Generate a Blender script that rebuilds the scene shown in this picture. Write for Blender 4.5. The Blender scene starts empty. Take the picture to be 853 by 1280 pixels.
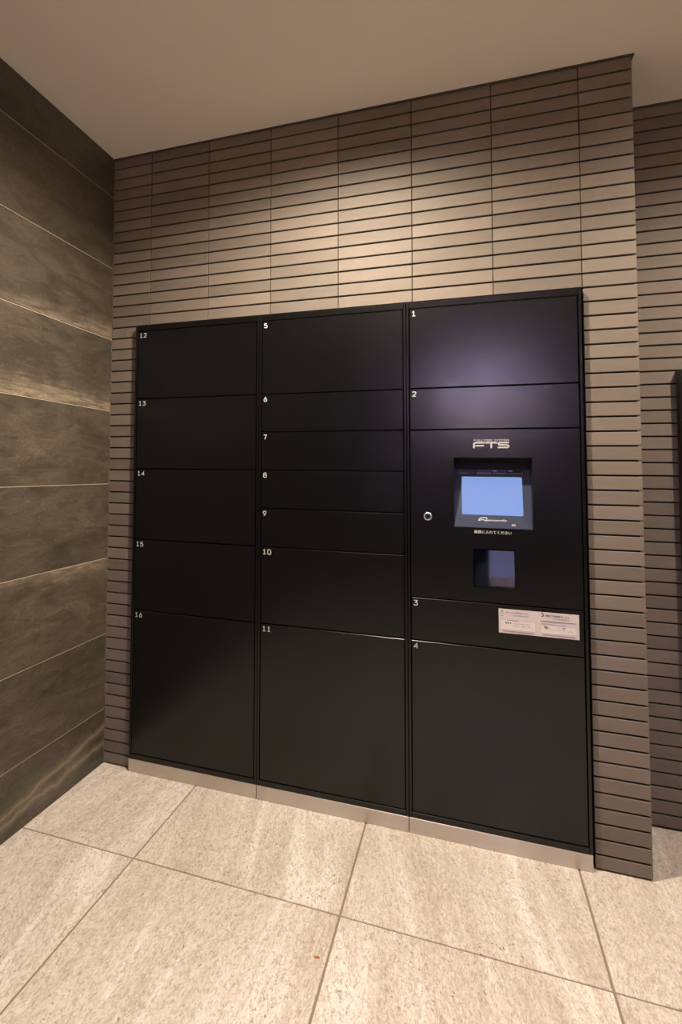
import bpy, bmesh, math, random
from mathutils import Matrix, Vector
random.seed(7)
S = bpy.context.scene
COL = S.collection

# ------------------------------------------------------------------ camera
CAM_POS = (1.35186, -2.21692, 1.17587)
F_PX, PP_X, PP_Y = 779.506, 263.02, 544.51          # focal length and principal point on the 853 x 1280 frame
YAW, PITCH, ROLL = math.radians(22.18684), math.radians(3.10075), math.radians(-0.61439)
rot = (Matrix.Rotation(YAW, 3, 'Z') @ Matrix.Rotation(PITCH, 3, 'X') @ Matrix.Rotation(ROLL, 3, 'Y'))
rx, fy, uz = rot.col[0], rot.col[1], rot.col[2]
cam = bpy.data.cameras.new('camera')
cam.sensor_fit = 'HORIZONTAL'
cam.sensor_width = 36.0
cam.lens = F_PX / 853.0 * 36.0
cam.shift_x = (426.5 - PP_X) / 853.0
cam.shift_y = (PP_Y - 640.0) / 853.0
cam.clip_start = 0.02
cam_ob = bpy.data.objects.new('camera', cam)
m3 = Matrix((( rx[0], uz[0], -fy[0]), (rx[1], uz[1], -fy[1]), (rx[2], uz[2], -fy[2])))
cam_ob.matrix_world = Matrix.Translation(CAM_POS) @ m3.to_4x4()
COL.objects.link(cam_ob)
S.camera = cam_ob

# ------------------------------------------------------------------ world (dusk outside the added window) and exposure
W = bpy.data.worlds.new('dusk')
S.world = W
W.use_nodes = True
W.node_tree.nodes['Background'].inputs['Color'].default_value = (0.40, 0.39, 0.80, 1)
W.node_tree.nodes['Background'].inputs['Strength'].default_value = 27.0
S.view_settings.view_transform = 'Standard'
S.view_settings.look = 'None'
S.view_settings.exposure = 0.62
S.view_settings.gamma = 1.0
S.view_settings.use_curve_mapping = False

# ------------------------------------------------------------------ lamps of the lobby, the rear pair added as fill (their fittings are built further down)
WARM = (1.0, 0.865, 0.70)
LAMPS = [  # x, y, watts, beam angle, label
    (1.00, -0.64, 118.0, 163, 'recessed ceiling downlight in front of the middle locker column'),
    (2.40, -0.46, 70.0, 163, 'recessed ceiling downlight in front of the recessed tiled wall'),
    (1.00, -2.70, 46.0, 105, 'recessed ceiling downlight behind the camera on the left'),  # added fill: lights the rear floor so its bounce lifts the ceiling
    (2.40, -2.70, 46.0, 105, 'recessed ceiling downlight behind the camera on the right'),  # added fill, partner of the lamp above
]
SPOT_BLEND, SPOT_R = 1.0, 0.03

# ------------------------------------------------------------------ dimensions
P = 0.045            # course height of the strip tiles
CEIL = 55 * P        # 2.475
XR = 1.845           # right end of the locker wall
YB = 0.34            # face of the recessed wall
XE, YE = 3.40, -4.20 # far right wall, wall behind the camera
LK = [0.126, 0.649, 1.1725, 1.693]     # locker column edges
YF = -0.022          # locker front
LT = 1.7495          # locker top


# ------------------------------------------------------------------ material helpers
class Mat:
    def __init__(self, name):
        self.m = bpy.data.materials.new(name)
        self.m.use_nodes = True
        self.t = self.m.node_tree
        self.b = self.t.nodes['Principled BSDF']

    def n(self, typ, **kw):
        nd = self.t.nodes.new(typ)
        for k, v in kw.items():
            if k.startswith('i_'):
                nd.inputs[k[2:]].default_value = v
            else:
                setattr(nd, k, v)
        return nd

    def l(self, a, b):
        self.t.links.new(a, b)

    def set(self, **kw):
        for k, v in kw.items():
            self.b.inputs[k.replace('_', ' ')].default_value = v
        return self

    def math(self, op, a, b=None, clamp=False):
        nd = self.n('ShaderNodeMath', operation=op, use_clamp=clamp)
        for i, v in enumerate((a, b)):
            if v is None:
                continue
            if isinstance(v, (int, float)):
                nd.inputs[i].default_value = v
            else:
                self.l(v, nd.inputs[i])
        return nd.outputs[0]

    def mix(self, fac, a, b):
        nd = self.n('ShaderNodeMix', data_type='RGBA')
        for s, v in ((nd.inputs[0], fac), (nd.inputs[6], a), (nd.inputs[7], b)):
            if isinstance(v, (int, float)):
                s.default_value = v
            elif isinstance(v, tuple):
                s.default_value = v
            else:
                self.l(v, s)
        return nd.outputs[2]

    def ramp(self, fac, stops):
        nd = self.n('ShaderNodeValToRGB')
        el = nd.color_ramp.elements
        while len(el) < len(stops):
            el.new(0.5)
        for e, (p, c) in zip(el, stops):
            e.position = p
            e.color = c if isinstance(c, tuple) else (c, c, c, 1)
        self.l(fac, nd.inputs[0])
        return nd.outputs[0]

    def coord(self, scale=(1, 1, 1), rotz=(0, 0, 0), rand=0.0, loc=(0, 0, 0), slant=0.0):
        tc = self.n('ShaderNodeTexCoord')
        src = tc.outputs['Object']
        if slant:
            o2 = self.n('ShaderNodeObjectInfo')
            vr = self.n('ShaderNodeVectorRotate', rotation_type='Z_AXIS')
            h = self.math('FRACT', self.math('MULTIPLY', o2.outputs['Random'], 37.7))
            self.l(self.math('MULTIPLY', self.math('SUBTRACT', h, 0.5), slant), vr.inputs['Angle'])
            self.l(src, vr.inputs['Vector'])
            src = vr.outputs[0]
        if rand:
            oi = self.n('ShaderNodeObjectInfo')
            mul = self.math('MULTIPLY', oi.outputs['Random'], rand)
            cx = self.n('ShaderNodeCombineXYZ')
            self.l(mul, cx.inputs[0]); self.l(mul, cx.inputs[1]); self.l(mul, cx.inputs[2])
            ad = self.n('ShaderNodeVectorMath', operation='ADD')
            self.l(src, ad.inputs[0]); self.l(cx.outputs[0], ad.inputs[1])
            src = ad.outputs[0]
        mp = self.n('ShaderNodeMapping')
        mp.inputs['Scale'].default_value = scale
        mp.inputs['Rotation'].default_value = rotz
        mp.inputs['Location'].default_value = loc
        self.l(src, mp.inputs[0])
        return mp.outputs[0]

    def noise(self, vec, scale, detail=4.0, rough=0.55, dist=0.0):
        nd = self.n('ShaderNodeTexNoise')
        nd.inputs['Scale'].default_value = scale
        nd.inputs['Detail'].default_value = detail
        nd.inputs['Roughness'].default_value = rough
        nd.inputs['Distortion'].default_value = dist
        self.l(vec, nd.inputs['Vector'])
        return nd.outputs['Fac']

    def bump(self, h, strength, dist):
        nd = self.n('ShaderNodeBump')
        nd.inputs['Strength'].default_value = strength
        nd.inputs['Distance'].default_value = dist
        self.l(h, nd.inputs['Height'])
        self.l(nd.outputs[0], self.b.inputs['Normal'])


def plain(name, col, rough=0.5, metal=0.0, **kw):
    m = Mat(name)
    m.set(Base_Color=(*col, 1), Roughness=rough, Metallic=metal, **kw)
    return m


# strip tiles: brown-grey matt porcelain, each piece a slightly different firing
def strip_tile_mat():
    m = Mat('strip_tile')
    oi = m.n('ShaderNodeObjectInfo')
    v = m.coord(scale=(3, 3, 30), rand=17.0)
    n1 = m.noise(v, 2.0, 4)
    n2 = m.noise(m.coord(rand=5.0), 7.0, 3)
    f = m.math('ADD', m.math('MULTIPLY', n1, 0.35), m.math('MULTIPLY', n2, 0.25))
    f = m.math('ADD', f, m.math('MULTIPLY', oi.outputs['Random'], 0.45))
    c = m.ramp(f, [(0.20, (0.134, 0.109, 0.088, 1)), (0.50, (0.168, 0.138, 0.108, 1)), (0.80, (0.206, 0.165, 0.132, 1))])
    m.l(c, m.b.inputs['Base Color'])
    m.set(Roughness=0.62)
    m.bump(m.noise(m.coord(rand=9.0), 260.0, 3), 0.25, 0.0006)
    return m


def floor_mat():
    m = Mat('floor_porcelain')
    sl = 0.55
    broad = m.noise(m.coord(scale=(8, 0.7, 1), rand=31.0, slant=sl), 1.1, 5, 0.6, 0.7)
    grain = m.noise(m.coord(scale=(125, 42, 1), rand=13.0, slant=sl), 1.3, 6, 0.70, 1.2)
    mid = m.noise(m.coord(scale=(44, 11, 1), rand=23.0, slant=sl), 1.5, 6, 0.65, 1.5)
    spot = m.noise(m.coord(scale=(85, 50, 1), rand=47.0, slant=sl), 1.6, 3, 0.6, 0.4)
    base = m.ramp(broad, [(0.32, (0.56, 0.465, 0.385, 1)), (0.46, (0.69, 0.60, 0.51, 1)), (0.54, (0.75, 0.665, 0.58, 1)), (0.62, (0.88, 0.815, 0.735, 1))])
    d = m.ramp(mid, [(0.32, 1.0), (0.50, 0.0)])
    c = m.mix(m.math('MULTIPLY', d, 0.55), base, (0.49, 0.395, 0.30, 1))
    hi = m.ramp(mid, [(0.55, 0.0), (0.72, 1.0)])
    c = m.mix(m.math('MULTIPLY', hi, 0.55), c, (0.90, 0.83, 0.745, 1))
    g = m.ramp(grain, [(0.36, 1.0), (0.50, 0.0)])
    c = m.mix(m.math('MULTIPLY', g, 0.75), c, (0.39, 0.30, 0.215, 1))
    gh = m.ramp(grain, [(0.52, 0.0), (0.66, 1.0)])
    c = m.mix(m.math('MULTIPLY', gh, 0.60), c, (0.93, 0.87, 0.79, 1))
    where = m.ramp(m.noise(m.coord(scale=(7, 2.2, 1), rand=61.0, slant=sl), 1.4, 3), [(0.42, 0.12), (0.60, 1.0)])
    p = m.math('MULTIPLY', m.ramp(spot, [(0.30, 1.0), (0.40, 0.0)]), where)
    c = m.mix(m.math('MULTIPLY', p, 0.85), c, (0.19, 0.135, 0.08, 1))
    m.l(c, m.b.inputs['Base Color'])
    m.set(Roughness=0.46)
    m.bump(m.math('SUBTRACT', m.math('ADD', grain, mid), m.math('MULTIPLY', p, 0.6)), 0.45, 0.0014)
    return m


def stone_mat(name, seed, band=None, veins=0, dark=1.0, tilt=0.3):
    """dark slate-look porcelain; band = ('low' or 'high', z0, z1): a pale sedimentary streak printed along that edge"""
    m = Mat(name)
    off = (seed * 3.7, seed * 1.9, seed * 5.3)
    v = m.coord(scale=(1, 1.1, 3.2), rotz=(tilt, 0, 0), loc=off)
    cloud = m.noise(v, 2.2, 8, 0.62, 1.3)
    v2 = m.coord(scale=(1, 2.0, 9.0), rotz=(tilt * 1.3, 0, 0), loc=off)
    wisp = m.noise(v2, 2.6, 8, 0.68, 1.8)
    fine = m.noise(m.coord(scale=(1, 8, 20), rotz=(tilt * 1.3, 0, 0), loc=off), 9.0, 6, 0.7, 0.8)
    k = dark * 0.82
    c = m.ramp(cloud, [(0.28, (0.060 * k, 0.050 * k, 0.038 * k, 1)), (0.48, (0.102 * k, 0.085 * k, 0.063 * k, 1)), (0.62, (0.125 * k, 0.104 * k, 0.079 * k, 1)), (0.78, (0.200 * k, 0.163 * k, 0.125 * k, 1))])
    w = m.ramp(wisp, [(0.52, 0.0), (0.60, 0.55), (0.72, 1.0)])
    c = m.mix(m.math('MULTIPLY', w, 0.60), c, (0.215 * k, 0.175 * k, 0.132 * k, 1))
    dk = m.ramp(wisp, [(0.30, 1.0), (0.43, 0.0)])
    c = m.mix(m.math('MULTIPLY', dk, 0.65), c, (0.038, 0.031, 0.024, 1))
    thin = m.math('ABSOLUTE', m.math('SUBTRACT', wisp, 0.50))
    c = m.mix(m.math('MULTIPLY', m.ramp(thin, [(0.0, 1.0), (0.018, 0.0)]), m.math('MULTIPLY', m.ramp(cloud, [(0.45, 0.0), (0.65, 1.0)]), 0.70)), c, (0.27, 0.22, 0.165, 1))
    c = m.mix(m.math('MULTIPLY', m.ramp(fine, [(0.52, 0.0), (0.72, 1.0)]), 0.28), c, (0.20, 0.165, 0.12, 1))
    tc = m.n('ShaderNodeTexCoord')
    sp = m.n('ShaderNodeSeparateXYZ')
    m.l(tc.outputs['Object'], sp.inputs[0])
    z, y = sp.outputs[2], sp.outputs[1]
    if band:
        side, z0, z1, slope = band
        wob = m.math('MULTIPLY', m.math('SUBTRACT', m.noise(m.coord(scale=(1, 3, 3), loc=off), 3.0, 9, 0.72), 0.5), 0.11)
        zz = m.math('ADD', m.math('ADD', z, wob), m.math('MULTIPLY', y, slope))
        if side == 'low':
            a = m.math('DIVIDE', m.math('SUBTRACT', z1, zz), z1 - z0, True)
        else:
            a = m.math('DIVIDE', m.math('SUBTRACT', zz, z0), z1 - z0, True)
        streak = m.noise(m.coord(scale=(1, 2.5, 26), rotz=(slope * 2, 0, 0), loc=off), 3.0, 7, 0.72, 0.7)
        a = m.math('MULTIPLY', m.ramp(a, [(0.0, 0.0), (0.45, 0.55), (0.7, 0.75), (1.0, 0.95)]),
                   m.ramp(streak, [(0.36, 0.10), (0.50, 0.55), (0.62, 1.0)]))
        patch = m.noise(m.coord(scale=(1, 3.0, 9), loc=(off[2], off[0], off[1])), 2.6, 6, 0.65, 0.8)
        a = m.math('MULTIPLY', a, m.ramp(patch, [(0.34, 0.25), (0.60, 1.0)]))
        c = m.mix(a, c, (0.56, 0.455, 0.345, 1))
    for i in range(veins):
        wob = m.math('MULTIPLY', m.math('SUBTRACT', m.noise(m.coord(scale=(1, 2.2, 2.2), loc=(off[0], off[1] + i, off[2])), 3.0, 5, 0.6), 0.5), 0.07)
        zz = m.math('ADD', m.math('ADD', z, wob), m.math('MULTIPLY', y, -0.05 - 0.05 * i))
        dd = m.math('ABSOLUTE', m.math('SUBTRACT', zz, 0.085 + 0.055 * i))
        a = m.ramp(dd, [(0.0, 0.85), (0.006, 0.35), (0.022, 0.0)])
        c = m.mix(a, c, (0.30, 0.25, 0.185, 1))
    gr = m.noise(m.coord(scale=(1, 1, 1.6), loc=off), 210.0, 5, 0.75)
    c = m.mix(m.math('MULTIPLY', m.ramp(gr, [(0.42, 1.0), (0.56, 0.0)]), 0.30), c, (0.030, 0.025, 0.019, 1))
    # a few pale mineral specks
    sp_n = m.noise(m.coord(loc=off), 85.0, 2, 0.5)
    c = m.mix(m.math('MULTIPLY', m.ramp(sp_n, [(0.72, 0.0), (0.78, 1.0)]), 0.6), c, (0.36, 0.30, 0.23, 1))
    tint = m.n('ShaderNodeMix', data_type='RGBA', blend_type='MULTIPLY')
    tint.inputs[0].default_value = 1.0
    tint.inputs[7].default_value = (1.0, 0.97, 0.92, 1)
    m.l(c, tint.inputs[6])
    m.l(tint.outputs[2], m.b.inputs['Base Color'])
    m.set(Roughness=0.50)
    m.bump(m.math('ADD', wisp, m.math('MULTIPLY', fine, 0.5)), 0.22, 0.003)
    return m


def black_steel():
    m = Mat('black_powder_coat')
    nz = m.noise(m.coord(), 900.0, 2)
    c = m.ramp(nz, [(0.3, (0.0032, 0.0032, 0.0036, 1)), (0.7, (0.0048, 0.0048, 0.0052, 1))])
    m.l(c, m.b.inputs['Base Color'])
    sm = m.noise(m.coord(scale=(1, 1, 1)), 5.0, 4)
    r = m.ramp(sm, [(0.3, 0.205), (0.7, 0.245)])
    m.l(r, m.b.inputs['Roughness'])
    m.b.inputs['Specular IOR Level'].default_value = 0.42
    m.bump(nz, 0.012, 0.0003)
    return m


def brushed():
    m = Mat('brushed_stainless')
    v = m.coord(scale=(4, 4, 900))
    nz = m.noise(v, 1.5, 3)
    c = m.ramp(nz, [(0.3, (0.50, 0.46, 0.42, 1)), (0.7, (0.62, 0.575, 0.53, 1))])
    m.l(c, m.b.inputs['Base Color'])
    m.set(Metallic=1.0, Roughness=0.34)
    m.bump(nz, 0.10, 0.0004)
    return m


M_TILE = strip_tile_mat()
M_FLOOR = floor_mat()
M_STEEL = black_steel()
M_SSTEEL = brushed()
M_GROUT = plain('dark_grout', (0.009, 0.007, 0.006), 0.95)
M_FGROUT = plain('floor_grout', (0.29, 0.215, 0.16), 0.85)
M_LGROUT = plain('pale_grout', (0.66, 0.54, 0.40), 0.8)
M_CEIL = Mat('ceiling_paint')
M_CEIL.l(M_CEIL.ramp(M_CEIL.noise(M_CEIL.coord(), 160.0, 3), [(0.3, (0.78, 0.74, 0.68, 1)), (0.7, (0.81, 0.77, 0.71, 1))]), M_CEIL.b.inputs['Base Color'])
M_CEIL.set(Roughness=0.9)
M_PLAIN = plain('dark_paint', (0.10, 0.088, 0.078), 0.85)
M_TRIM = plain('bronze_trim', (0.05, 0.042, 0.033), 0.45)
M_INNER = plain('black_inside', (0.006, 0.006, 0.007), 0.6)
M_NUM = plain('white_print', (0.62, 0.62, 0.60), 0.5)
M_SILVER = plain('silver_print', (0.50, 0.48, 0.48), 0.4)
M_BEZEL = plain('bezel_plastic', (0.030, 0.040, 0.075), 0.38)
M_CHROME = plain('chrome', (0.88, 0.88, 0.92), 0.28, 1.0)
M_KEYWAY = plain('keyway', (0.05, 0.05, 0.06), 0.3, 1.0)
M_WHITE = plain('label_stock', (0.66, 0.58, 0.56), 0.5)
M_BOX = plain('label_field', (0.74, 0.67, 0.64), 0.5)
M_INK = plain('label_ink', (0.045, 0.04, 0.045), 0.6)
M_INKL = plain('label_ink_pale', (0.36, 0.31, 0.31), 0.6)
M_PURPLE = plain('purple_tab', (0.085, 0.065, 0.21), 0.45)
M_BLUETAB = plain('blue_tab', (0.040, 0.070, 0.16), 0.45)
M_GREYTAB = plain('grey_tab', (0.055, 0.070, 0.10), 0.45)
M_LED = plain('led_button', (0.35, 0.33, 0.30), 0.4)
M_EARTH = plain('dark_gravel', (0.06, 0.055, 0.05), 0.95)
M_ADDED_WALL = plain('garden_render', (0.62, 0.54, 0.46), 0.9)
M_READER = plain('reader_glass', (0.006, 0.008, 0.012), 0.035, 0.0)
M_READER.b.inputs['Specular IOR Level'].default_value = 0.06
M_PANEL = plain('panel_black', (0.010, 0.010, 0.011), 0.28)
M_SCREEN = Mat('lcd_screen')
M_SCREEN.set(Base_Color=(0.02, 0.02, 0.03, 1), Roughness=0.15, Emission_Color=(0.245, 0.385, 0.80, 1), Emission_Strength=0.60)
M_LENS = Mat('lamp_lens')
M_LENS.set(Base_Color=(0.8, 0.8, 0.8, 1), Emission_Color=(1.0, 0.80, 0.60, 1), Emission_Strength=14.0)
M_RING = plain('lamp_ring', (0.55, 0.53, 0.50), 0.4)
M_GLASS = Mat('window_glass')
_g = M_GLASS
_tr = _g.n('ShaderNodeBsdfTransparent'); _gl = _g.n('ShaderNodeBsdfGlossy'); _gl.inputs['Roughness'].default_value = 0.02
_fr = _g.n('ShaderNodeFresnel'); _mx = _g.n('ShaderNodeMixShader')
_g.l(_fr.outputs[0], _mx.inputs[0]); _g.l(_tr.outputs[0], _mx.inputs[1]); _g.l(_gl.outputs[0], _mx.inputs[2])
_g.l(_mx.outputs[0], _g.t.nodes['Material Output'].inputs['Surface'])


# ------------------------------------------------------------------ mesh helpers
def link(name, me, mat, parent=None, loc=None, rotz=0.0):
    o = bpy.data.objects.new(name, me)
    COL.objects.link(o)
    if mat is not None and not me.materials:
        me.materials.append(mat.m)
    if parent is not None:
        o.parent = parent
    if loc is not None:
        o.location = loc
    if rotz:
        o.rotation_euler = (0, 0, rotz)
    return o


def pydata(name, v, f):
    me = bpy.data.meshes.new(name)
    me.from_pydata(v, [], f)
    me.update()
    return me


class MB:
    """collects boxes and prisms into one mesh"""
    def __init__(self):
        self.v, self.f = [], []

    def box(self, x0, x1, y0, y1, z0, z1):
        b = len(self.v)
        self.v += [(x, y, z) for z in (z0, z1) for y in (y0, y1) for x in (x0, x1)]
        self.f += [tuple(b + i for i in q) for q in ((0, 2, 3, 1), (4, 5, 7, 6), (0, 1, 5, 4), (2, 6, 7, 3), (0, 4, 6, 2), (1, 3, 7, 5))]
        return self

    def cbox(self, x0, x1, y0, y1, z0, z1, c):
        """box whose front (y0) edges are chamfered by c"""
        b = len(self.v)
        for (yy, i) in ((y1, 0), (y0 + c, 0), (y0, c)):
            self.v += [(x0 + i, yy, z0 + i), (x1 - i, yy, z0 + i), (x1 - i, yy, z1 - i), (x0 + i, yy, z1 - i)]
        self.f.append(tuple(b + i for i in (0, 3, 2, 1)))
        self.f.append(tuple(b + i for i in (8, 9, 10, 11)))
        for r in (0, 4):
            for i in range(4):
                j = (i + 1) % 4
                self.f.append((b + r + i, b + r + j, b + r + 4 + j, b + r + 4 + i))
        return self

    def poly(self, pts, depth):
        """prism: pts front loop [(x,y,z)], extruded by the vector depth"""
        b, n = len(self.v), len(pts)
        self.v += [tuple(p) for p in pts] + [tuple(p[i] + depth[i] for i in range(3)) for p in pts]
        self.f.append(tuple(range(b, b + n)))
        self.f.append(tuple(range(b + 2 * n - 1, b + n - 1, -1)))
        for i in range(n):
            j = (i + 1) % n
            self.f.append((b + i, b + n + i, b + n + j, b + j))
        return self

    def build(self, name, mat, parent=None, loc=None, rotz=0.0, kind=None):
        me = pydata(name, self.v, self.f)
        bm = bmesh.new(); bm.from_mesh(me); bmesh.ops.recalc_face_normals(bm, faces=bm.faces); bm.to_mesh(me); bm.free()
        o = link(name, me, mat, parent, loc, rotz)
        if kind:
            o['kind'] = kind
        return o


def holes_plate(mb, x0, x1, z0, z1, y0, y1, holes):
    """flat plate with rectangular holes; every wall of a hole is built"""
    xs = sorted({x0, x1, *[h[0] for h in holes], *[h[1] for h in holes]})
    zs = sorted({z0, z1, *[h[2] for h in holes], *[h[3] for h in holes]})
    def solid(i, j):
        if not (0 <= i < len(xs) - 1 and 0 <= j < len(zs) - 1):
            return False
        cx, cz = (xs[i] + xs[i + 1]) / 2, (zs[j] + zs[j + 1]) / 2
        return not any(h[0] < cx < h[1] and h[2] < cz < h[3] for h in holes)
    idx = {}
    def vid(i, j, k):
        if (i, j, k) not in idx:
            idx[(i, j, k)] = len(mb.v)
            mb.v.append((xs[i], (y0, y1)[k], zs[j]))
        return idx[(i, j, k)]
    for i in range(len(xs) - 1):
        for j in range(len(zs) - 1):
            if not solid(i, j):
                continue
            mb.f.append((vid(i, j, 0), vid(i + 1, j, 0), vid(i + 1, j + 1, 0), vid(i, j + 1, 0)))
            mb.f.append((vid(i, j, 1), vid(i, j + 1, 1), vid(i + 1, j + 1, 1), vid(i + 1, j, 1)))
            for (di, dj, a, b) in ((-1, 0, (i, j), (i, j + 1)), (1, 0, (i + 1, j + 1), (i + 1, j)), (0, -1, (i + 1, j), (i, j)), (0, 1, (i, j + 1), (i + 1, j + 1))):
                if not solid(i + di, j + dj):
                    mb.f.append((vid(*a, 0), vid(*b, 0), vid(*b, 1), vid(*a, 1)))
    return mb


def cyl_mesh(name, r0, r1, depth, n=32, axis='Y'):
    """frustum along +axis from 0 to depth"""
    v, f = [], []
    for k, r in ((0, r0), (depth, r1)):
        for i in range(n):
            a = 2 * math.pi * i / n
            c, s = r * math.cos(a), r * math.sin(a)
            v.append((c, k, s) if axis == 'Y' else (c, s, k))
    f.append(tuple(range(n)))
    f.append(tuple(range(2 * n - 1, n - 1, -1)))
    for i in range(n):
        j = (i + 1) % n
        f.append((i, n + i, n + j, j))
    me = pydata(name, v, f)
    bm = bmesh.new(); bm.from_mesh(me); bmesh.ops.recalc_face_normals(bm, faces=bm.faces); bm.to_mesh(me); bm.free()
    return me


def ring_mesh(name, ro, ri, depth, n=32, axis='Y'):
    v, f = [], []
    for (r, k) in ((ro, depth), (ro, 0.25 * depth), (ro - 0.25 * (ro - ri), 0), (ri, 0), (ri, depth)):
        for i in range(n):
            a = 2 * math.pi * i / n
            c, s = r * math.cos(a), r * math.sin(a)
            v.append((c, k, s) if axis == 'Y' else (c, s, k))
    for q in range(5):
        p = (q + 1) % 5
        for i in range(n):
            j = (i + 1) % n
            f.append((q * n + i, q * n + j, p * n + j, p * n + i))
    me = pydata(name, v, f)
    bm = bmesh.new(); bm.from_mesh(me); bmesh.ops.recalc_face_normals(bm, faces=bm.faces); bm.to_mesh(me); bm.free()
    return me


def empty(name, loc, label=None, cat=None, group=None, kind=None, parent=None):
    o = bpy.data.objects.new(name, None)
    o.empty_display_size = 0.1
    COL.objects.link(o)
    o.location = loc
    if parent:
        o.parent = parent
    for k, v in (('label', label), ('category', cat), ('group', group), ('kind', kind)):
        if v:
            o[k] = v
    return o


# ---- flat print: strokes and lettering on a plane given by a frame (origin, right, up, out)
FRONT = lambda y: (Vector((0, y, 0)), Vector((1, 0, 0)), Vector((0, 0, 1)), Vector((0, -1, 0)))


class Print:
    def __init__(self, frame, lift=0.0004):
        self.o, self.r, self.u, self.n = frame
        self.lift = lift
        self.v, self.f = [], []

    def pt(self, a, b):
        return tuple(self.o + self.r * a + self.u * b + self.n * self.lift)

    def poly(self, pts):
        b = len(self.v)
        self.v += [self.pt(*p) for p in pts]
        self.f.append(tuple(range(b, b + len(pts))))

    def rect(self, a0, a1, b0, b1):
        self.poly([(a0, b0), (a1, b0), (a1, b1), (a0, b1)])

    def outline(self, a0, a1, b0, b1, w):
        self.rect(a0, a1, b0, b0 + w); self.rect(a0, a1, b1 - w, b1)
        self.rect(a0, a0 + w, b0 + w, b1 - w); self.rect(a1 - w, a1, b0 + w, b1 - w)

    def stroke(self, pts, w):
        """polyline with mitred joints"""
        P2 = [Vector(p) for p in pts]
        L, R = [], []
        for i, p in enumerate(P2):
            d0 = (p - P2[i - 1]).normalized() if i else None
            d1 = (P2[i + 1] - p).normalized() if i < len(P2) - 1 else None
            d0 = d0 or d1; d1 = d1 or d0
            n0, n1 = Vector((-d0.y, d0.x)), Vector((-d1.y, d1.x))
            nn = (n0 + n1)
            nn = nn.normalized() if nn.length > 1e-6 else n0
            k = w / 2 / max(0.45, nn.dot(n0))
            L.append(p + nn * k); R.append(p - nn * k)
        for i in range(len(P2) - 1):
            self.poly([R[i], R[i + 1], L[i + 1], L[i]])

    def text(self, s, a, b, height=None, width=None, shear=0.0, bold=0.0):
        """lettering from the built-in font, its box set to width x height with the lower left corner at (a, b)"""
        c = bpy.data.curves.new('lettering', 'FONT')
        c.body = s; c.size = 1.0; c.shear = shear; c.offset = bold; c.resolution_u = 3
        o = bpy.data.objects.new('lettering', c)
        COL.objects.link(o)
        bpy.context.view_layer.update()
        dg = bpy.context.evaluated_depsgraph_get()
        me = bpy.data.meshes.new_from_object(o.evaluated_get(dg))
        xs = [q.co.x for q in me.vertices]; ys = [q.co.y for q in me.vertices]
        w, h = max(xs) - min(xs), max(ys) - min(ys)
        sy = height / h if height else width / w
        sx = width / w if width else sy
        base = len(self.v)
        for q in me.vertices:
            self.v.append(self.pt(a + (q.co.x - min(xs)) * sx, b + (q.co.y - min(ys)) * sy))
        for p in me.polygons:
            self.f.append(tuple(base + i for i in p.vertices))
        bpy.data.objects.remove(o); bpy.data.curves.remove(c); bpy.data.meshes.remove(me)

    def build(self, name, mat, parent):
        me = pydata(name, self.v, self.f)
        return link(name, me, mat, parent)


DIG = {
    '0': [[(0.2, 1), (0.8, 1), (1, 0.8), (1, 0.2), (0.8, 0), (0.2, 0), (0, 0.2), (0, 0.8), (0.2, 1), (0.3, 1)]],
    '1': [[(0.12, 0.80), (0.52, 0.97), (0.52, 0.0)], [(0.08, 0.04), (0.98, 0.04)]],
    '2': [[(0.02, 0.80), (0.2, 0.98), (0.78, 0.98), (0.97, 0.8), (0.97, 0.64), (0.05, 0.06), (1.0, 0.06)]],
    '3': [[(0.02, 0.95), (0.95, 0.95), (0.48, 0.56), (0.80, 0.56), (0.98, 0.40), (0.98, 0.2), (0.78, 0.03), (0.2, 0.03), (0.0, 0.18)]],
    '4': [[(0.78, 0.0), (0.78, 0.95), (0.02, 0.28), (1.05, 0.28)]],
    '5': [[(0.93, 0.96), (0.12, 0.96), (0.08, 0.55), (0.75, 0.60), (0.97, 0.42), (0.97, 0.2), (0.78, 0.03), (0.2, 0.03), (0.0, 0.16)]],
    '6': [[(0.85, 0.98), (0.45, 0.88), (0.03, 0.42), (0.03, 0.2), (0.22, 0.03), (0.78, 0.03), (0.97, 0.2), (0.97, 0.40), (0.78, 0.56), (0.22, 0.56), (0.05, 0.42)]],
    '7': [[(0.0, 0.95), (0.97, 0.95), (0.38, 0.0)]],
    '8': [[(0.25, 0.54), (0.07, 0.70), (0.07, 0.84), (0.25, 0.97), (0.75, 0.97), (0.93, 0.84), (0.93, 0.70), (0.75, 0.54), (0.25, 0.54), (0.02, 0.38), (0.02, 0.17), (0.22, 0.03), (0.78, 0.03), (0.98, 0.17), (0.98, 0.38), (0.75, 0.54)]],
    '9': [[(0.15, 0.02), (0.55, 0.12), (0.97, 0.58), (0.97, 0.80), (0.78, 0.97), (0.22, 0.97), (0.03, 0.80), (0.03, 0.60), (0.22, 0.44), (0.78, 0.44), (0.95, 0.58)]],
}


def number(s, x, ztop, y, parent):
    p = Print(FRONT(y))
    h, w, adv = 0.0165, 0.0115, 0.0180
    for i, ch in enumerate(s):
        for st in DIG[ch]:
            p.stroke([(x + i * adv + a * w, ztop - h + b * h) for a, b in st], 0.0027)
    return p.build('door_number', M_NUM, parent)


# ================================================================== SETTING
def structure(name, mb, mat):
    o = mb.build(name, mat)
    o['kind'] = 'structure'
    return o


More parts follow.
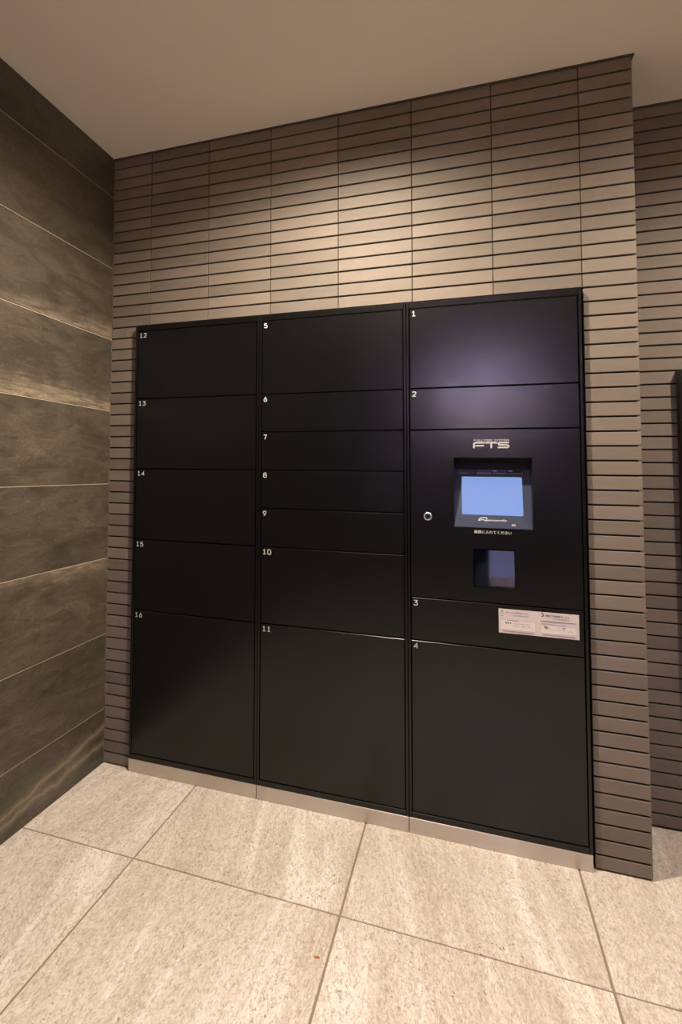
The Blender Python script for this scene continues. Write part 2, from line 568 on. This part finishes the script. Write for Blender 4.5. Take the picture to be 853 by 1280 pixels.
# floor: screed with square porcelain tiles
floor = structure('floor', MB().box(-0.12, XE + 0.05, YE - 0.05, 0.4495, -0.10, -0.0025), M_FGROUT)
FP, FX, FY, J = 0.6215, 0.4121, -0.4926, 0.0056
fx = [0.0] + [FX + FP * k for k in range(0, 5)] + [XE]
fyl = sorted([FY - FP * k for k in range(0, 6)] + [YE, YB])
for i in range(len(fx) - 1):
    for j in range(len(fyl) - 1):
        x0, x1, y0, y1 = fx[i], fx[i + 1], fyl[j], fyl[j + 1]
        if x0 > 0: x0 += J / 2
        if x1 < XE: x1 -= J / 2
        if y0 > YE: y0 += J / 2
        if y1 < YB: y1 -= J / 2
        cx, cy = (x0 + x1) / 2, (y0 + y1) / 2
        hx, hy = (x1 - x0) / 2, (y1 - y0) / 2
        c = 0.0012
        v = []
        for zz, q in ((-0.0025, 0), (-c, 0), (0, c)):
            v += [(-hx + q, -hy + q, zz), (hx - q, -hy + q, zz), (hx - q, hy - q, zz), (-hx + q, hy - q, zz)]
        f = [(0, 3, 2, 1), (8, 9, 10, 11)]
        for r in (0, 4):
            for k in range(4):
                l = (k + 1) % 4
                f.append((r + k, r + l, r + 4 + l, r + 4 + k))
        link('tile', pydata('floor_tile', v, f), M_FLOOR, floor, (cx, cy, 0))

ceiling = structure('ceiling', MB().box(-0.12, XE + 0.1, YE - 0.1, 0.4495, CEIL, CEIL + 0.12), M_CEIL)

# strip-tiled wall round the lockers
G, TD = 0.0027, 0.0080        # half joint, tile depth in front of the bedding
OX0, OX1, OZ = 0.1245, 1.7005, 39 * P
wall_back = structure('wall_back', MB()
                      .box(0, OX0, TD, 0.45, 0, CEIL)
                      .box(OX1, XR - TD, TD, 0.06, 0, CEIL)
                      .box(OX1, XR - 0.0605, 0.06, 0.45, 0, CEIL)
                      .box(OX0, OX1, TD, 0.45, OZ, CEIL)
                      .box(-0.12, XR + 0.05, 0.45, 0.50, -0.05, CEIL + 0.05), M_GROUT)
_cache = {}


def strip(parent, x0, x1, row, y=0.0, rotz=0.0, at=None):
    """one strip tile, front face at y, between x0 and x1 on course row"""
    z0 = row * P + (G if row else 0.0055)
    z1 = (row + 1) * P - (G if row < 54 else 0.0)
    w, h = round(x1 - x0, 5), round(z1 - z0, 5)
    key = (w, h)
    if key not in _cache:
        mb = MB().cbox(-w / 2, w / 2, 0, TD, 0, h, 0.0011)
        me = pydata('strip_tile', mb.v, mb.f)
        bm = bmesh.new(); bm.from_mesh(me); bmesh.ops.recalc_face_normals(bm, faces=bm.faces); bm.to_mesh(me); bm.free()
        me.materials.append(M_TILE.m)
        _cache[key] = me
    jit = random.uniform(-0.0004, 0.0003)
    if at is None:
        loc = ((x0 + x1) / 2, y + jit, z0)
    else:
        loc = (at[0], at[1], z0)
    return link('tile', _cache[key], None, parent, loc, rotz)


VJ = [0.0, 0.1774, 0.4310, 0.6847, 0.9384, 1.1921, 1.4458, 1.6995, XR]
for row in range(55):
    if row < 39:
        strip(wall_back, 0.0005, OX0 - 0.0005, row)
        strip(wall_back, OX1 + 0.0008, XR, row)
    else:
        for a, b in zip(VJ[:-1], VJ[1:]):
            e = 0.0011
            strip(wall_back, a + (e if a else 0.0005), b - (e if b < XR else 0), row)

# return face of the wall (turned away from the photograph) and the recessed wall beyond
wall_return = structure('wall_return', MB().box(XR - 0.06, XR - TD, 0.0605, YB, 0, CEIL).box(XR - 0.0065 - TD, XR - TD, TD + 0.0005, 0.0605, 0, CEIL), M_GROUT)
for row in range(55):
    w = YB - 0.0085
    strip(wall_return, 0, w, row, rotz=math.pi / 2, at=(XR, 0.0085 + w / 2))
wall_alcove = structure('wall_alcove', MB().box(XR - 0.06, XE, YB + TD, YB + 0.08, 0, CEIL), M_GROUT)
AJ = [XR + 0.0005, 2.0990, 2.3527, 2.6064, 2.8601, 3.1138, XE]
rest = MB()
for row in range(55):
    for k, (a, b) in enumerate(zip(AJ[:-1], AJ[1:])):
        if k < 3:
            strip(wall_alcove, a + (0.0011 if k else 0), b - 0.0011, row, y=YB)
        else:
            rest.cbox(a + 0.0011, b - 0.0011, YB, YB + TD, row * P + G, (row + 1) * P - G, 0.0011)
rest.build('far_tiles', M_TILE, wall_alcove, kind='stuff')

# thin bronze bead where the tiled walls meet the ceiling
trim = structure('trim_1', MB().box(0, XR + 0.006, -0.006, -0.0005, CEIL - 0.006, CEIL)
                 .box(XR + 0.0005, XR + 0.006, -0.0005, YB - 0.006, CEIL - 0.006, CEIL)
                 .box(XR + 0.0005, XE, YB - 0.006, YB - 0.0005, CEIL - 0.006, CEIL), M_TRIM)

# stone-look panels on the left wall: pale grout between 300 mm courses
wall_left = structure('wall_left', MB().box(-0.12, -0.0010, YE, 0.4495, 0, CEIL), M_LGROUT)
LZ = [0.0, 0.2125, 0.5085, 0.8125, 1.1130, 1.4115, 1.7075, 2.0075, 2.3080, CEIL]
LPAN = [
    dict(seed=1.3, veins=2, dark=0.78, tilt=0.25),
    dict(seed=2.9, dark=0.86, tilt=-0.7),
    dict(seed=4.1, band=('high', 0.735, 0.825, 0.06), tilt=0.05),
    dict(seed=5.7, tilt=0.10),
    dict(seed=6.2, tilt=-0.55, dark=1.05),
    dict(seed=7.9, band=('low', 1.400, 1.490, 0.02), tilt=-0.05),
    dict(seed=8.4, band=('low', 1.690, 1.790, -0.06), tilt=-0.25),
    dict(seed=9.6, tilt=-0.15),
    dict(seed=11.2, tilt=-0.1, dark=0.8),
]
LY = [0.0, -1.05, -2.25, -3.45, YE]
for r in range(9):
    mat = stone_mat('stone_look_%d' % (r + 1), **LPAN[r])
    z0 = LZ[r] + (0.0012 if r else 0.001)
    z1 = LZ[r + 1] - (0.0012 if r < 8 else 0)
    for a, b in zip(LY[:-1], LY[1:]):
        y1 = a - (0.001 if a < 0 else 0); y0 = b + 0.001
        c = 0.0009
        v = []
        for xx, q in ((-0.001, 0), (-c + 0.0004, 0), (0.0004, c)):
            v += [(xx, y0 + q, z0 + q), (xx, y1 - q, z0 + q), (xx, y1 - q, z1 - q), (xx, y0 + q, z1 - q)]
        f = [(0, 1, 2, 3), (11, 10, 9, 8)]
        for rr in (0, 4):
            for k in range(4):
                l = (k + 1) % 4
                f.append((rr + k, rr + 4 + k, rr + 4 + l, rr + l))
        me = pydata('stone_panel', v, f)
        bm = bmesh.new(); bm.from_mesh(me); bmesh.ops.recalc_face_normals(bm, faces=bm.faces); bm.to_mesh(me); bm.free()
        link('panel', me, mat, wall_left)

# rest of the lobby behind the camera: plain walls, and a window added for the doors to reflect
wall_right = structure('wall_right', MB().box(XE, XE + 0.1, YE, YB + 0.08, 0, CEIL), M_PLAIN)
WX0, WX1, WZ0, WZ1 = 1.15, 1.90, 1.66, 2.20
wf = MB()
holes_plate(wf, -0.12, XE + 0.1, 0, CEIL, YE - 0.1, YE, [(WX0, WX1, WZ0, WZ1)])
wall_front = structure('wall_front', wf, M_PLAIN)
win = empty('window_1', ((WX0 + WX1) / 2, YE - 0.05, WZ0), kind='structure')  # unseen, added to give doors and card reader a blue reflection
wl = (-win.location.x, -win.location.y, -win.location.z)
fw = 0.04
holes_plate(_m := MB(), WX0, WX1, WZ0, WZ1, YE - 0.07, YE - 0.02, [(WX0 + fw, WX1 - fw, WZ0 + fw, WZ1 - fw)])
_m.build('window_frame', M_TRIM, win, wl)
MB().box(WX0 + fw, WX1 - fw, YE - 0.048, YE - 0.042, WZ0 + fw, WZ1 - fw).build('pane', M_GLASS, win, wl)

structure('ground', MB().box(-3.0, 6.0, -9.0, YE - 0.12, -0.20, -0.10), M_EARTH)  # unseen, added dark to keep sky light from coming up through the window
# unseen outdoor wall and lamp, added as a warm reflection for the locker doors
added_outdoor_wall = structure('wall_garden', MB().box(-0.5, 4.0, -6.3, -6.1, -0.1, 2.20), M_ADDED_WALL)
GL = bpy.data.lights.new('garden_light', 'SPOT')  # added spot that brightens the outdoor wall for the reflection
GL.energy = 4600.0; GL.color = (1.0, 0.66, 0.50); GL.spot_size = math.radians(120); GL.spot_blend = 1.0; GL.shadow_soft_size = 0.05
glo = bpy.data.objects.new('garden_light', GL)
COL.objects.link(glo); glo.location = (1.6, -4.9, 0.35)
glo.rotation_euler = (math.radians(120), 0, math.radians(180))

# ================================================================== DOWNLIGHTS
for (x, y, watts, beam, lab) in LAMPS:
    t = empty('downlight', (x, y, CEIL), lab, 'ceiling light', 'recessed ceiling downlights')
    link('ring', ring_mesh('ring', 0.052, 0.040, -0.008, 40, 'Z'), M_RING, t, (0, 0, 0))
    link('lens', cyl_mesh('lens', 0.0395, 0.0395, 0.002, 40, 'Z'), M_LENS, t, (0, 0, -0.0035))
    L = bpy.data.lights.new('bulb', 'SPOT')
    L.energy = watts; L.color = WARM
    L.spot_size = math.radians(beam); L.spot_blend = SPOT_BLEND; L.shadow_soft_size = SPOT_R
    lo = bpy.data.objects.new('bulb', L)
    COL.objects.link(lo); lo.parent = t; lo.location = (0, 0, -0.045)

# ================================================================== PARCEL LOCKERS
ST, SB = 1.727, 0.071                       # top and bottom of the door stack
SPL = [ST, 1.455, 1.3155, 1.1755, 1.0360, 0.8970, 0.7610, 0.6210, SB]
DG, SIDE = 0.0022, 0.0112                   # half gap between doors, inset of doors from the unit side
DY = YF + 0.0015                            # door face
LABELS = [
    'black steel parcel locker unit with doors numbered 12 to 16, next to the stone wall',
    'black steel parcel locker unit with seven doors numbered 5 to 11, in the middle',
    'black steel parcel locker unit with the lit touch screen and white notice',
]


def locker(i):
    x0, x1 = LK[i] + 0.0006, LK[i + 1] - 0.0006
    t = empty('parcel_locker', ((x0 + x1) / 2, 0, 0), LABELS[i], 'locker', 'parcel locker units')
    off = (-(x0 + x1) / 2, 0, 0)
    back = -0.003 if i < 2 else 0.085
    MB().box(x0, x1, back, 0.42, 0.050, LT).build('body', M_INNER, t, off)
    fr = MB()
    sw = 0.0082
    fr.cbox(x0, x0 + sw, YF, back, 0.050, LT, 0.0012)
    fr.cbox(x1 - sw, x1, YF, back, 0.050, LT, 0.0012)
    fr.cbox(x0 + sw, x1 - sw, YF, back, ST + 0.0030, LT, 0.0012)
    fr.cbox(x0 + sw, x1 - sw, YF, back, 0.050, SB - 0.0030, 0.0012)
    fr.build('frame', M_STEEL, t, off)
    MB().cbox(x0 + 0.0002, x1 - 0.0002, YF, 0.10, 0.0, 0.0492, 0.0010).build('kick_plate', M_SSTEEL, t, off)
    return t, off, x0 + SIDE, x1 - SIDE


def door(t, off, x0, x1, z0, z1, num):
    d = MB().cbox(x0, x1, DY, DY + 0.0165, z0, z1, 0.0010).build('door', M_STEEL, t, off)
    d['label'] = 'black steel locker door printed with the number %s' % num
    number(num, x0 + 0.0075, z1 - 0.0080, DY, d)
    return d


def doors(i, spec, t, off, x0, x1):
    for num, a, b in spec:
        top = SPL[a] - (DG if a else 0)
        bot = SPL[b] + (DG if b < 8 else 0)
        door(t, off, x0, x1, bot, top, num)


t, off, a, b = locker(0)
doors(0, [('12', 0, 1), ('13', 1, 3), ('14', 3, 5), ('15', 5, 7), ('16', 7, 8)], t, off, a, b)
t, off, a, b = locker(1)
doors(1, [('5', 0, 1), ('6', 1, 2), ('7', 2, 3), ('8', 3, 4), ('9', 4, 5), ('10', 5, 7), ('11', 7, 8)], t, off, a, b)
t, off, a, b = locker(2)
doors(2, [('1', 0, 1), ('2', 1, 2), ('3', 6, 7), ('4', 7, 8)], t, off, a, b)

# control panel of the third unit: a fixed plate between doors 2 and 3
RX0, RX1, RZ0, RZ1 = 1.3192, 1.5488, 0.9975, 1.2235       # screen opening
CX0, CX1, CZ0, CZ1 = 1.3743, 1.4958, 0.8085, 0.9315       # card reader opening
pz0, pz1 = SPL[6] + DG, SPL[2] - DG
cp = holes_plate(MB(), a, b, pz0, pz1, DY, DY + 0.0165, [(RX0, RX1, RZ0, RZ1), (CX0, CX1, CZ0, CZ1)]).build('control_panel', M_STEEL, t, off)
cp['label'] = 'fixed black steel panel with openings for the screen and the card reader'

fp = FRONT(DY)
# maker's mark above the screen: two rows of silver print
ltr = Print(fp)
lx0, lx1, lz0, lz1 = 1.3810, 1.4842, 1.2535, 1.2740
w = (lx1 - lx0)
th = 0.0052
q0 = lx0
ltr.stroke([(q0, lz0), (q0 + 0.0004, lz0 + 0.0150), (q0 + 0.0055, lz1 - th / 2), (q0 + 0.0330, lz1 - th / 2)], th)
ltr.stroke([(q0 + 0.004, lz0 + 0.0082), (q0 + 0.0300, lz0 + 0.0082)], th * 0.9)
q1 = lx0 + 0.0350
ltr.stroke([(q1, lz1 - th / 2), (q1 + 0.0335, lz1 - th / 2)], th)
ltr.stroke([(q1 + 0.0165, lz1 - th), (q1 + 0.0165, lz0)], th)
q2 = lx0 + 0.0705
ltr.stroke([(lx1, lz1 - th / 2), (q2 + 0.006, lz1 - th / 2), (q2 + 0.0018, lz1 - 0.0055), (q2 + 0.0045, lz0 + 0.0105),
            (lx1 - 0.0055, lz0 + 0.0105), (lx1 - 0.0008, lz0 + 0.0068), (lx1 - 0.0042, lz0 + th / 2 - 0.0004), (q2 - 0.0005, lz0 + th / 2 - 0.0004)], th * 0.92)
ltr.text('FULLTIME SYSTEM', lx0, lz1 + 0.0022, height=0.0062, width=w, bold=0.01)
ltr.build('lettering', M_SILVER, cp)
ltr = Print(fp)
ltr.text('画面にふれてください', 1.3795, 0.9800, height=0.0098, width=0.1085, bold=0.012)
ltr.build('lettering', M_NUM, cp)

# screen terminal: dark pocket, sloping bezel, lit display, labels, button
pk = MB()
tw = 0.0015
pk.box(RX0 - tw, RX0, DY + 0.0166, 0.078, RZ0, RZ1).box(RX1, RX1 + tw, DY + 0.0166, 0.078, RZ0, RZ1)
pk.box(RX0 - tw, RX1 + tw, DY + 0.0166, 0.078, RZ1, RZ1 + tw).box(RX0 - tw, RX1 + tw, DY + 0.0166, 0.078, RZ0 - tw, RZ0)
pk.box(RX0 - tw, RX1 + tw, 0.078, 0.0795, RZ0 - tw, RZ1 + tw)
pk.build('screen_pocket', M_INNER, t, off)
E_UP = Vector((0, 0.062, 0.190)).normalized()
E_OUT = Vector((0, -0.190, 0.062)).normalized()
O = Vector((0, -0.0195, 0.9985))
tilt = (O, Vector((1, 0, 0)), E_UP, E_OUT)
BL_ = 0.1965


def slab(a0, a1, b0, b1, n0, n1, r=0.0, seg=5):
    """rounded rectangle on the sloping plane from height n0 to n1"""
    pts = []
    if r:
        for (cx_, cy_, s) in ((a1 - r, b0 + r, -90), (a1 - r, b1 - r, 0), (a0 + r, b1 - r, 90), (a0 + r, b0 + r, 180)):
            for k in range(seg + 1):
                an = math.radians(s + 90 * k / seg)
                pts.append((cx_ + r * math.cos(an), cy_ + r * math.sin(an)))
    else:
        pts = [(a0, b0), (a1, b0), (a1, b1), (a0, b1)]
    P3 = [O + Vector((p[0], 0, 0)) + E_UP * p[1] + E_OUT * n1 for p in pts]
    return MB().poly(P3, E_OUT * (n0 - n1))


term = slab(RX0 + 0.0006, RX1 - 0.0006, 0.0, BL_, -0.004, 0.0).build('touch_screen', M_BEZEL, t, off)
term['label'] = 'sloping dark blue screen surround with a lit pale blue display'
slab(1.3430, 1.5233, 0.0418, 0.1708, 0.0, 0.0010, 0.004).build('display', M_SCREEN, term)
for (a0, a1, mt) in ((1.3335, 1.3835, M_GREYTAB), (1.3890, 1.4340, M_PURPLE), (1.4365, 1.4790, M_BLUETAB), (1.4830, 1.5290, M_INNER)):
    slab(a0, a1, 0.1800, 0.1950, 0.0, 0.0006).build('tab', mt, term)
lt = Print((O, Vector((1, 0, 0)), E_UP, E_OUT), 0.0009)
lt.rect(1.4385, 1.4505, 0.1898, 0.1932); lt.rect(1.4850, 1.4970, 0.1898, 0.1932)
lt.rect(1.4385, 1.4770, 0.1828, 0.1841); lt.rect(1.4850, 1.5265, 0.1828, 0.1841)
lt.build('tab_print', M_NUM, term)
lt = Print((O, Vector((1, 0, 0)), E_UP, E_OUT), 0.0009)
lt.rect(1.3350, 1.3640, 0.1815, 0.1840)
lt.build('tab_stripe', M_INKL, term)
lt = Print((O, Vector((1, 0, 0)), E_UP, E_OUT), 0.0009)
lt.rect(1.3895, 1.4330, 0.1812, 0.1850)
lt.build('tab_stripe', M_INKL, term)
lt = Print((O, Vector((1, 0, 0)), E_UP, E_OUT), 0.0006)
arc = [(1.3930 + 0.0165 * (1 - math.cos(math.radians(180 * k / 10))) , 0.0225 + 0.0105 * math.sin(math.radians(180 * k / 10)) ** 0.8) for k in range(0, 8)]
lt.stroke(arc, 0.0026)
lt.stroke([(1.3930, 0.0225), (1.4010, 0.0262), (1.4100, 0.0250), (1.4165, 0.0222)], 0.0022)
lt.text('Jeansonville', 1.4110, 0.0205, height=0.0082, width=0.0640, shear=0.25, bold=0.012)
lt.build('screen_logo', M_NUM, term)
slab(1.4885, 1.5005, 0.0080, 0.0145, 0.0, 0.0012, 0.002).build('button', M_LED, term)

# card reader: shallow pocket and dark glass leaning back
pk = MB()
pk.box(CX0 - tw, CX0, DY + 0.0166, 0.040, CZ0, CZ1).box(CX1, CX1 + tw, DY + 0.0166, 0.040, CZ0, CZ1)
pk.box(CX0 - tw, CX1 + tw, DY + 0.0166, 0.040, CZ1, CZ1 + tw).box(CX0 - tw, CX1 + tw, DY + 0.0166, 0.040, CZ0 - tw, CZ0)
pk.box(CX0 - tw, CX1 + tw, 0.040, 0.0415, CZ0 - tw, CZ1 + tw)
rd = pk.build('card_reader', M_INNER, t, off)
rd['label'] = 'square card reader window with dark mirror-like glass'
MB().poly([(CX0 + 0.0005, DY + 0.0072, CZ0 + 0.0006), (CX1 - 0.0005, DY + 0.0020, CZ0 + 0.0006),
           (CX1 - 0.0005, DY + 0.0245, CZ1 - 0.002), (CX0 + 0.0005, DY + 0.0297, CZ1 - 0.002)], (0, 0.003, 0)).build('glass', M_READER, rd)

# key cylinder left of the screen
kx, kz = 1.2377, 1.0282
k = link('lock', ring_mesh('lock_ring', 0.0132, 0.0085, 0.0035, 36), M_CHROME, t, (kx + off[0], DY - 0.0035, kz))
k['label'] = 'round chrome key lock'
link('plug', cyl_mesh('plug', 0.0084, 0.0084, 0.002, 28), M_KEYWAY, k, (0, 0.0012, 0))
MB().box(-0.0011, 0.0011, 0.0008, 0.0014, -0.005, 0.005).build('key_slot', M_INNER, k)

# white notice on door 3
nt = MB().box(1.4472, 1.6685, DY - 0.0007, DY - 0.0001, 0.6724, 0.7472).build('notice_sticker', M_WHITE, t, off)
nt['label'] = 'white notice label with two printed halves'
nf = FRONT(DY - 0.0007)
bx = Print(nf, 0.0002); dk = Print(nf, 0.0004); pl = Print(nf, 0.0004)
for s0, title in ((1.4472, 'クリーニング受付サービス'), (1.5588, '宅配便発送依頼サービス')):
    right = s0 > 1.5
    bx.rect(s0 + 0.005, s0 + 0.104, 0.6830, 0.7140 if not right else 0.7085)
    pl.outline(s0 + 0.005, s0 + 0.104, 0.6830, 0.7140 if not right else 0.7085, 0.0007)
    dk.text(title, s0 + 0.0185, 0.7338, height=0.0066, width=0.0660, bold=0.02)
    pl.rect(s0 + 0.0400, s0 + 0.0840, 0.7275, 0.7287); pl.rect(s0 + 0.0400, s0 + 0.0840, 0.7295, 0.7304)
    pl.rect(s0 + 0.0110, s0 + 0.0990, 0.6768, 0.6800)
    pl.rect(s0 + 0.0550, s0 + 0.0990, 0.6738, 0.6748)
# left half: little garment hook sign, small lines of print
s0 = 1.4472
dk.stroke([(s0 + 0.0075, 0.7405), (s0 + 0.0105, 0.7425), (s0 + 0.0125, 0.7395), (s0 + 0.0090, 0.7365), (s0 + 0.0090, 0.7325)], 0.0012)
dk.stroke([(s0 + 0.0060, 0.7255), (s0 + 0.0120, 0.7255)], 0.0012)
pl.stroke([(s0 + 0.0055, 0.7430), (s0 + 0.0130, 0.7430), (s0 + 0.0130, 0.7265), (s0 + 0.0055, 0.7265), (s0 + 0.0055, 0.7430)], 0.0007)
dk.rect(s0 + 0.0240, s0 + 0.0560, 0.7122, 0.7134)
for n_, (x_, w_) in enumerate(((0.0190, 0.0050), (0.0250, 0.0040), (0.0320, 0.0035))):
    dk.rect(s0 + x_, s0 + x_ + w_, 0.7025, 0.7065)
for n_ in range(9):
    pl.rect(s0 + 0.0420 + n_ * 0.0052, s0 + 0.0445 + n_ * 0.0052, 0.7022, 0.7056)
for n_ in range(11):
    if n_ not in (4, 8):
        dk.rect(s0 + 0.0420 + n_ * 0.0044, s0 + 0.0442 + n_ * 0.0044, 0.6955, 0.6978)
# right half: round sign, two lines under the title, lines in the field
s0 = 1.5588
dk.stroke([(s0 + 0.0080, 0.7440), (s0 + 0.0115, 0.7430), (s0 + 0.0135, 0.7395), (s0 + 0.0125, 0.7355), (s0 + 0.0095, 0.7330)], 0.0028)
pl.stroke([(s0 + 0.0065, 0.7420), (s0 + 0.0055, 0.7370), (s0 + 0.0075, 0.7335)], 0.0008)
dk.rect(s0 + 0.0060, s0 + 0.1000, 0.7195, 0.7207); pl.rect(s0 + 0.0060, s0 + 0.1000, 0.7172, 0.7181)
pl.rect(s0 + 0.0080, s0 + 0.0750, 0.7112, 0.7124)
for (x_, z_, w_, h_) in ((0.0165, 0.6990, 0.0020, 0.0075), (0.0195, 0.6960, 0.0030, 0.0090), (0.0235, 0.6975, 0.0022, 0.0045), (0.0265, 0.6995, 0.0026, 0.0020),
                         (0.0650, 0.7010, 0.0032, 0.0034), (0.0695, 0.7010, 0.0034, 0.0034)):
    dk.rect(s0 + x_, s0 + x_ + w_, z_, z_ + h_)
for n_ in range(10):
    pl.rect(s0 + 0.0320 + n_ * 0.0042, s0 + 0.0340 + n_ * 0.0042, 0.6945, 0.6970)
for (x_, z_) in ((0.0800, 0.6925), (0.0840, 0.6950), (0.0880, 0.6920), (0.0500, 0.7020), (0.0560, 0.7030)):
    dk.rect(s0 + x_, s0 + x_ + 0.0022, z_, z_ + 0.0018)
bx.build('field', M_BOX, nt)
dk.build('lettering', M_INK, nt)
pl.build('fine_print', M_INKL, nt)

# ================================================================== BLACK PANEL ON THE RECESSED WALL
px0, px1, pzb, pzt, py0, py1 = 2.0235, 2.42, 0.420, 1.528, 0.306, YB - 0.0006
wp = empty('wall_panel', ((px0 + px1) / 2, py1, pzb), 'tall black framed panel mounted on the recessed tiled wall', 'panel')
o = (-(px0 + px1) / 2, -py1, -pzb)
fb = MB()
fb.box(px0, px1, py0 + 0.014, py1, pzb, pzt)
bw = 0.009
fb.cbox(px0, px0 + bw, py0, py0 + 0.014, pzb, pzt, 0.0015).cbox(px1 - bw, px1, py0, py0 + 0.014, pzb, pzt, 0.0015)
fb.cbox(px0 + bw, px1 - bw, py0, py0 + 0.014, pzb, pzb + bw, 0.0015)
fb.build('frame', M_PANEL, wp, o)
MB().cbox(px0 + bw + 0.004, px1 - bw - 0.004, py0 + 0.004, py0 + 0.0139, 1.414, pzt - 0.004, 0.0015).build('upper_pane', M_PANEL, wp, o)
MB().cbox(px0 + bw + 0.002, px1 - bw - 0.002, py0 + 0.002, py0 + 0.0139, pzb + bw + 0.002, 1.411, 0.0015).build('lower_pane', M_PANEL, wp, o)

# ================================================================== CRUMB ON THE FLOOR
v = [(-0.0085, 0.001, 0), (-0.003, -0.0028, 0), (0.004, -0.0026, 0), (0.0085, 0.001, 0), (0.0045, 0.0034, 0), (-0.003, 0.0030, 0)]
v2 = [(0.8 * x, 0.8 * y, h) for (x, y, _), h in zip(v, (0.001, 0.0022, 0.0034, 0.0012, 0.0030, 0.0020))]
f = [tuple(range(5, -1, -1))] + [(i, (i + 1) % 6, 6 + (i + 1) % 6, 6 + i) for i in range(6)] + [(6, 7, 11), (7, 8, 10, 11), (8, 9, 10)]
lf = link('leaf_scrap', pydata('leaf_scrap', v + v2, f), plain('dry_leaf', (0.55, 0.20, 0.03), 0.7), None, (1.0083, -0.6575, 0.0), 0.2)
lf['label'] = 'tiny orange scrap of dry leaf lying on the beige floor tile'
lf['category'] = 'leaf'
